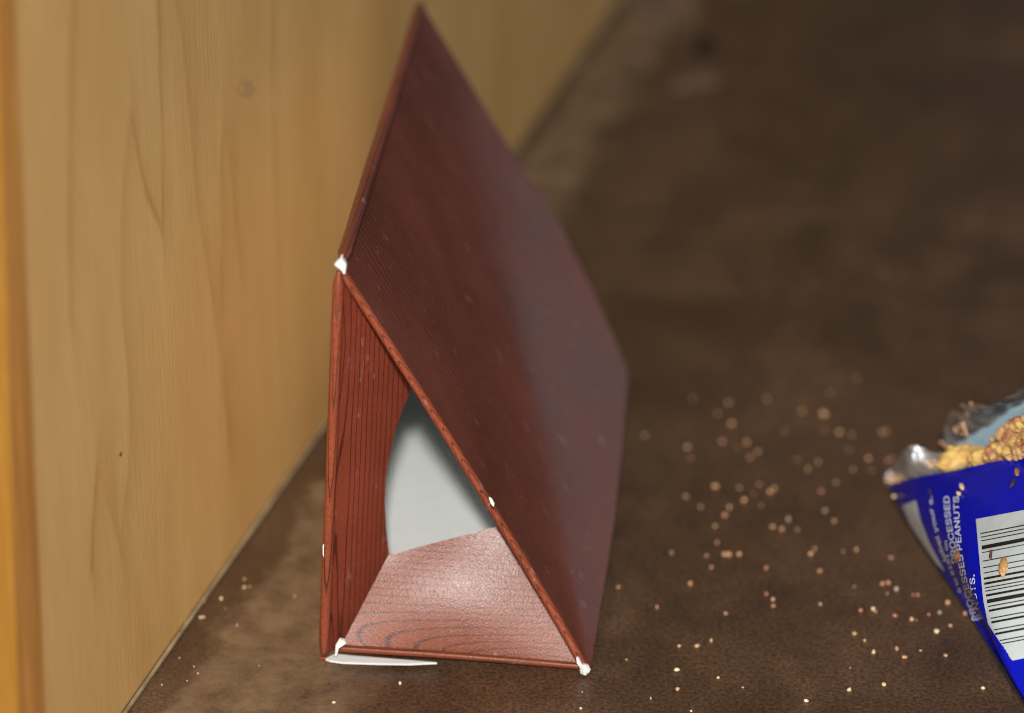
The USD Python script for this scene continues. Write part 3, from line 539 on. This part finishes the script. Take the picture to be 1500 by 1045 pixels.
M_foil = mat('torn_foil', {'t': ('transparent_bsdf', {'color': (0.95, 0.95, 0.96)}), 'gl': ('glossy_bsdf', {'color': (0.85, 0.87, 0.9), 'roughness': 0.22}), 'd': ('diffuse_bsdf', {'color': (0.62, 0.64, 0.64)}), 'm1': ('mix_closure', {'fac': 0.42}), 'm2': ('mix_closure', {'fac': 0.55})},
             [('t.BSDF', 'm1.closure1'), ('d.BSDF', 'm1.closure2'), ('m1.closure', 'm2.closure1'), ('gl.BSDF', 'm2.closure2')], surface='m2.closure')
obj('clear_film', rows_sheet([[(1293, 699, 5), (1312, 678, 10), (1330, 656, 20.2), (1348, 652, 21.4), (1372, 661, 22), (1398, 664, 23), (1418, 688, 25)], [(1298, 704, 4), (1318, 690, 9), (1334, 678, 17.2), (1350, 673, 18.8), (1376, 676, 20.5), (1400, 678, 23), (1420, 689, 25.5)], [(1304, 713, 3.2), (1322, 707, 8), (1340, 701, 13), (1360, 697, 17.5), (1385, 693, 22), (1405, 689, 26), (1424, 686, 28.5)]], 0.00008, 80, 80, 0.0014, 8, True), M_foil, wrap, smooth=True, label='crumpled silvery film peak at the left corner')

# crackers in the mouth
def cracker_mat(name, c0, c1): return mat(name, {'g': ('geometry', {}), 'n': ('noise_texture', {'scale': 260, 'detail': 6, 'roughness': 0.7}), 'r': ('rgb_ramp', {'ramp': [(0.3, c0), (0.7, c1)]}), 'b': ('bump', {'distance': 0.0008}), 'p': ('principled_bsdf', {'roughness': 0.6, 'subsurface_weight': 0.15, 'subsurface_scale': 0.002})},
                                            [('g.position', 'n.vector'), ('n.fac', 'r.fac'), ('r.color', 'p.base_color'), ('n.fac', 'b.height'), ('b.normal', 'p.normal')])
M_ck1, M_ck2, M_ck3 = cracker_mat('cracker_yellow', (0.50, 0.27, 0.06), (0.72, 0.47, 0.15)), cracker_mat('cracker_tan', (0.38, 0.17, 0.06), (0.60, 0.36, 0.16)), cracker_mat('cracker_red', (0.30, 0.09, 0.04), (0.5, 0.22, 0.10))
def chunk(r, sq, sd, fr=2.4):
    t = trimesh.creation.icosphere(4); v = np.array(t.vertices)
    k = 1 + 0.75 * (meshkit.fbm(v * fr + sd * 5.3 + 40, 4, sd) - .5) + .16 * (np.abs(meshkit.noise(v * 9 + sd, sd)) - .5)
    return v * k[:, None] * r * np.array(sq), np.array(t.faces)
for (x, y, z, r, sq, mt, lb, sd) in ((1416, 676, 24, 3.9, (1.25, .7, .72), M_ck1, 'smooth yellow cracker piece at the left of the wrapper opening', 1),
                                    (1462, 664, 30, 2.3, (1.1, .8, .8), M_ck3, 'reddish cracker piece in the middle of the wrapper opening', 2),
                                    (1500, 652, 33, 3.6, (1.2, .8, .75), M_ck2, 'rough tan cracker piece at the right picture edge in the opening', 3),
                                    (1444, 672, 27, 2.4, (1.2, .8, .8), M_ck1, 'small tan yellow cracker chunk behind the blue lip', 5),
                                    (1492, 628, 35, 2.3, (1.1, .8, .8), M_ck2, 'small tan cracker piece highest in the opening', 7)):
    c = onz(x, y, z * MM); v, f = chunk(r * MM, sq, sd)
    tag(obj('cracker_piece', (v + c, f), mt, None, smooth=True, loc=c), lb, 'cracker', 'broken crackers in the wrapper')
for q in range(46):
    x = 1440 + 66 * math.sqrt(rng.random()); lo_, hi_ = 676 - (x - 1440) * .12, 652 - (x - 1440) * .75; y = hi_ + (lo_ - hi_) * rng.random()
    c = onz(x, y, (28 + (x - 1440) * .1 + (672 - y) * .06) * MM) - FW * .0016; r = MM * rng.uniform(.45, 1.15); v, f = rock(r, tuple(rng.uniform(.7, 1.2, 3)), 2, .55, 200 + q)
    tag(obj('cracker_crumb', (v + c, f), [M_ck2, M_ck1, M_ck3, M_ck2][q % 4], None, smooth=True, loc=c), 'tan crumb of cracker heaped in the wrapper opening', 'crumb', 'cracker crumbs in the opening')

# flakes lying on the wrapper
M_flk = [plain('flake_tan', (0.36, 0.20, 0.07), 0.45, 0.5, 0.0001, 900, 0.35), plain('flake_dark', (0.06, 0.03, 0.02), 0.5, 0.4, 0.0001, 900, 0.3), plain('flake_pale', (0.62, 0.42, 0.22), 0.5, 0.4, 0.0001, 900, 0.2), plain('flake_brown', (0.25, 0.12, 0.06), 0.5, 0.4, 0.0001, 900, 0.3)]
def flake(pxs, mt, name, label, cat, thick=0.0007):
    pg = Polygon(pxs); v2, f2 = trimesh.creation.triangulate_polygon(pg, engine='earcut'); v2, f2 = trimesh.remesh.subdivide_to_size(np.hstack([v2, np.zeros((len(v2), 1))]), f2, max_edge=3, max_iter=9)
    bd = np.array([pg.exterior.distance(shapely.Point(*p[:2])) for p in v2]); bd = bd / max(bd.max(), 1e-6)
    lo, ok = stick(v2[:, :2], 0.00012); n_, _ = stick(v2[:, :2], 0.00112); nn = (n_ - lo) / 0.001
    hi = lo + nn * (thick * np.sqrt(bd) * (0.7 + 0.6 * meshkit.noise(lo * 2500, 3)))[:, None] + nn * .00002
    k = len(v2); V3 = np.vstack([hi, lo]); F3 = np.vstack([f2, f2[:, ::-1] + k])
    c = lo.mean(0)
    tag(obj(name, (V3, F3), mt, None, smooth=60, loc=c), label, cat)
flake([(1472, 815), (1476, 820), (1477, 830), (1478, 834), (1474, 840), (1473, 844), (1470, 848), (1466, 843), (1463, 836), (1465, 826), (1469, 818)], M_flk[0], 'seed_flake', 'large pointed tan brown flake on the barcode', 'flake')
flake([(1452, 806), (1455, 806), (1454, 813), (1454, 819), (1450, 819), (1451, 813)], M_flk[1], 'seed_flake', 'thin dark sliver on the barcode beside the large flake', 'flake', .0004)
flake([(1487, 690), (1491, 686), (1494, 690), (1493, 697), (1489, 699), (1486, 695)], M_flk[3], 'seed_flake', 'oval brown seed on the blue above the label', 'flake')
flake([(1485, 702), (1488, 703), (1487, 710), (1483, 714), (1481, 717), (1480, 715), (1482, 708)], M_flk[1], 'seed_flake', 'dark elongated flake just below the oval seed', 'flake', .0004)
flake([(1403, 805), (1407, 810), (1408, 817), (1405, 824), (1401, 826), (1400, 818)], M_flk[3], 'seed_flake', 'brown flake lying across the printed word', 'flake')
flake([(1361, 716), (1363, 716), (1366, 724), (1364, 726)], M_flk[1], 'seed_flake', 'small dark fleck above the left printed line', 'flake', .0003)
flake([(1408, 711), (1411, 709), (1413, 714), (1412, 719), (1408, 718)], M_flk[2], 'pale_crumb', 'pale crumb above the end of the printed word', 'crumb')
flake([(1404, 722), (1408, 721), (1408, 726), (1404, 728)], M_flk[2], 'pale_crumb', 'smaller peach crumb touching the last printed letter', 'crumb')

# ------------------------------------------------------------------ crumbs
M_cr = [plain('crumb_tan', (0.56, 0.32, 0.165), 0.5, 0.5, 0, 900, 0.2), plain('crumb_rose', (0.48, 0.235, 0.14), 0.5, 0.5, 0, 900, 0.2), plain('crumb_pale', (0.74, 0.54, 0.32), 0.45, 0.5, 0, 900, 0.15), plain('crumb_grey', (0.38, 0.32, 0.26), 0.45, 0.5, 0, 900, 0.15)]
def zoom(lst, x0, y0, k): return [(x0 + a / k, y0 + b / k, w, m) for a, b, w, m in lst]
C3 = zoom([(355, 165, .8, 1), (552, 186, .9, 0), (762, 168, 1, 0), (1112, 132, 1, 1), (1255, 50, .7, 0), (957, 232, .9, 0), (1072, 247, 1.15, 0), (1088, 250, .7, 0), (492, 248, .6, 1), (568, 302, .9, 0), (862, 345, .7, 3), (92, 367, .9, 1), (518, 400, 1, 1), (326, 430, .9, 0), (652, 408, 1, 0), (598, 430, .6, 1), (715, 455, .9, 0), (672, 488, .8, 1), (348, 492, .6, 1), (1082, 340, .7, 1), (1162, 350, .9, 0), (1228, 364, 1, 0), (1395, 348, .9, 0), (1418, 345, .7, 1), (928, 500, .7, 1), (1045, 512, .9, 0), (988, 552, .95, 0), (1320, 495, .9, 0), (1236, 553, .95, 0), (1340, 560, .8, 1), (1430, 505, .9, 1), (1142, 625, .9, 0), (1060, 674, .8, 1), (480, 647, 1, 0), (316, 702, 1, 0), (400, 760, 1, 0), (556, 762, .9, 0), (531, 806, .95, 1), (637, 722, .9, 0), (722, 636, .7, 1), (780, 676, .9, 0), (804, 660, .95, 0), (732, 752, .8, 1), (612, 655, .6, 1), (686, 690, .6, 1), (1083, 780, .9, 3), (881, 828, 1, 3), (1132, 837, .95, 0), (795, 868, .95, 0), (846, 884, .8, 1), (930, 885, .7, 1), (478, 864, .8, 0), (1215, 445, .6, 1), (1450, 490, .7, 0)], 920, 540, 3.75)
C1 = zoom([(540, 40, .8, 0), (308, 183, .7, 3), (495, 200, .8, 1), (590, 190, .95, 0), (616, 190, 1.1, 0), (670, 190, 1, 0), (552, 128, .75, 1), (815, 265, .8, 1), (408, 350, .95, 1), (230, 475, .8, 1), (597, 508, .9, 1), (816, 405, .8, 1), (852, 432, .9, 0), (852, 468, .9, 1), (349, 684, .9, 0), (444, 683, .95, 0), (521, 655, .8, 0), (336, 811, 1.05, 2), (340, 915, .8, 0), (195, 964, .7, 3), (557, 855, .7, 2), (412, 1033, .5, 2), (690, 907, .5, 3), (1030, 978, 1, 2), (65, 757, .5, 0), (22, 367, .7, 1), (1076, 160, .9, 0), (1054, 190, 1, 0), (1098, 283, .8, 0), (520, 262, .6, 1), (850, 42, .0, 0)], 900, 760, 3.667)
C2 = zoom([(383, 165, .95, 0), (312, 177, .7, 1), (571, 208, .9, 1), (190, 279, .95, 1), (521, 350, .75, 1), (554, 343, .95, 1), (598, 379, 1.1, 3), (549, 402, .8, 1), (688, 408, .75, 1), (713, 407, .9, 1), (372, 365, .6, 1), (190, 458, .85, 2), (473, 483, 1, 2), (487, 500, .6, 1), (407, 494, .75, 1), (590, 519, .8, 1), (680, 541, .9, 0), (706, 545, .5, 1), (772, 514, .9, 1), (832, 504, .75, 3), (874, 450, 1.05, 0), (968, 510, 1, 1), (889, 573, .85, 0), (815, 603, 1.05, 2), (375, 616, .85, 0), (428, 655, .9, 0), (476, 717, .9, 2), (600, 699, .95, 1), (642, 744, .85, 0), (729, 708, .65, 3), (862, 734, .75, 0), (531, 889, 1.1, 2), (344, 919, .9, 2), (350, 801, .5, 3), (265, 12, .8, 0)], 1150, 760, 3.667)
C4 = zoom([(637, 252, .9, 2), (500, 372, .9, 2), (520, 372, .8, 0), (408, 402, .8, 3), (370, 382, .8, 0), (738, 425, .8, 3), (785, 125, .9, 0), (785, 178, .8, 2), (820, 175, .9, 1), (252, 808, .65, 3), (485, 735, .65, 2), (460, 690, .5, 1), (1363, 922, .85, 2), (880, 685, .5, 3), (525, 270, .6, 1), (365, 635, .5, 3), (1110, 235, .5, 0), (415, 785, .4, 2)], 180, 820, 4.412)
C5 = [(586, 1001, .75, 2), (851, 1038, .7, 2), (853, 1014, .45, 3), (1440, 1008, .7, 2), (1292, 400, .8, 1), (330, 892, .4, 3)]
k = 0
for (x, y, w, mi) in C3 + C1 + C2 + C4 + C5:
    if w <= 0: continue
    r = (0.00041 if x > 470 else 0.00035) * w; c = onz(x, y, r * .55); k += 1
    v, f = rock(r, tuple(rng.uniform(.6, 1.3, 3)), 2, 0.6, k); v[:, 2] = np.maximum(v[:, 2], -r * .55)
    lb, g = [('small tan crumb scattered on the dark brown shelf', 'tan crumbs on the shelf'), ('small rose brown crumb scattered on the dark brown shelf', 'rose brown crumbs on the shelf'), ('small bright pale crumb scattered on the dark brown shelf', 'pale crumbs on the shelf'), ('small grey white crumb scattered on the dark brown shelf', 'grey crumbs on the shelf')][mi]
    tag(obj('crumb', (v + c, f), M_cr[mi], None, smooth=True, loc=c), lb, 'crumb', g)
# round grains stuck to the clear film
def grains(lst, zfun, label, group, spread=1.0):
    for (x, y) in lst:
        r = 0.00034 * rng.uniform(.8, 1.25); c = onz(x, y, zfun(x, y) * MM) - FW * .0006
        v, f = rock(r, (1, 1, 1), 1, 0.25, int(x * 3 + y)); tag(obj('grain', (v + c, f), M_cr[[0, 0, 1, 2][rng.integers(4)]], None, smooth=True, loc=c), label, 'grain', group)
g1 = [(1347 + (i % 5) * 5.2 + rng.uniform(-1.5, 1.5) - (i // 5) * .9, 676 + (i // 5) * 5.2 + rng.uniform(-1.6, 1.6)) for i in range(27) if not (i // 5 >= 4 and i % 5 > 1)] + [(1346, 709), (1348, 713), (1350, 705), (1362, 702), (1365, 698)]
grains(g1, lambda x, y: np.interp(x, [1336, 1352, 1376], [14, 18.5, 21.5]) - np.interp(y, [676, 700], [0, 2.5]), 'round tan grain in the cluster under the bright film peak', 'grains under the film peak')
g2 = [(1296 + rng.uniform(0, 26), 694 + rng.uniform(0, 12)) for i in range(13)] + [(1322, 690), (1328, 696), (1309, 727)]
grains(g2, lambda x, y: np.interp(x, [1295, 1318, 1330], [4.6, 9.2, 11]), 'round tan grain at the left tip of the clear film', 'grains at the left film tip')
g3 = [(1400 + 8 * math.sin(i * 2.1) + i * .55, 606 + i * 1.9 + rng.uniform(-2, 2)) for i in range(17)] + [(1420, 596), (1422, 592), (1409, 595), (1382, 651), (1386, 655), (1378, 648), (1388, 659)]
grains(g3, lambda x, y: np.interp(x, [1386, 1412, 1424], [16.5, 25, 29]), 'round tan grain on the crumpled film behind the opening', 'grains on the rear film')
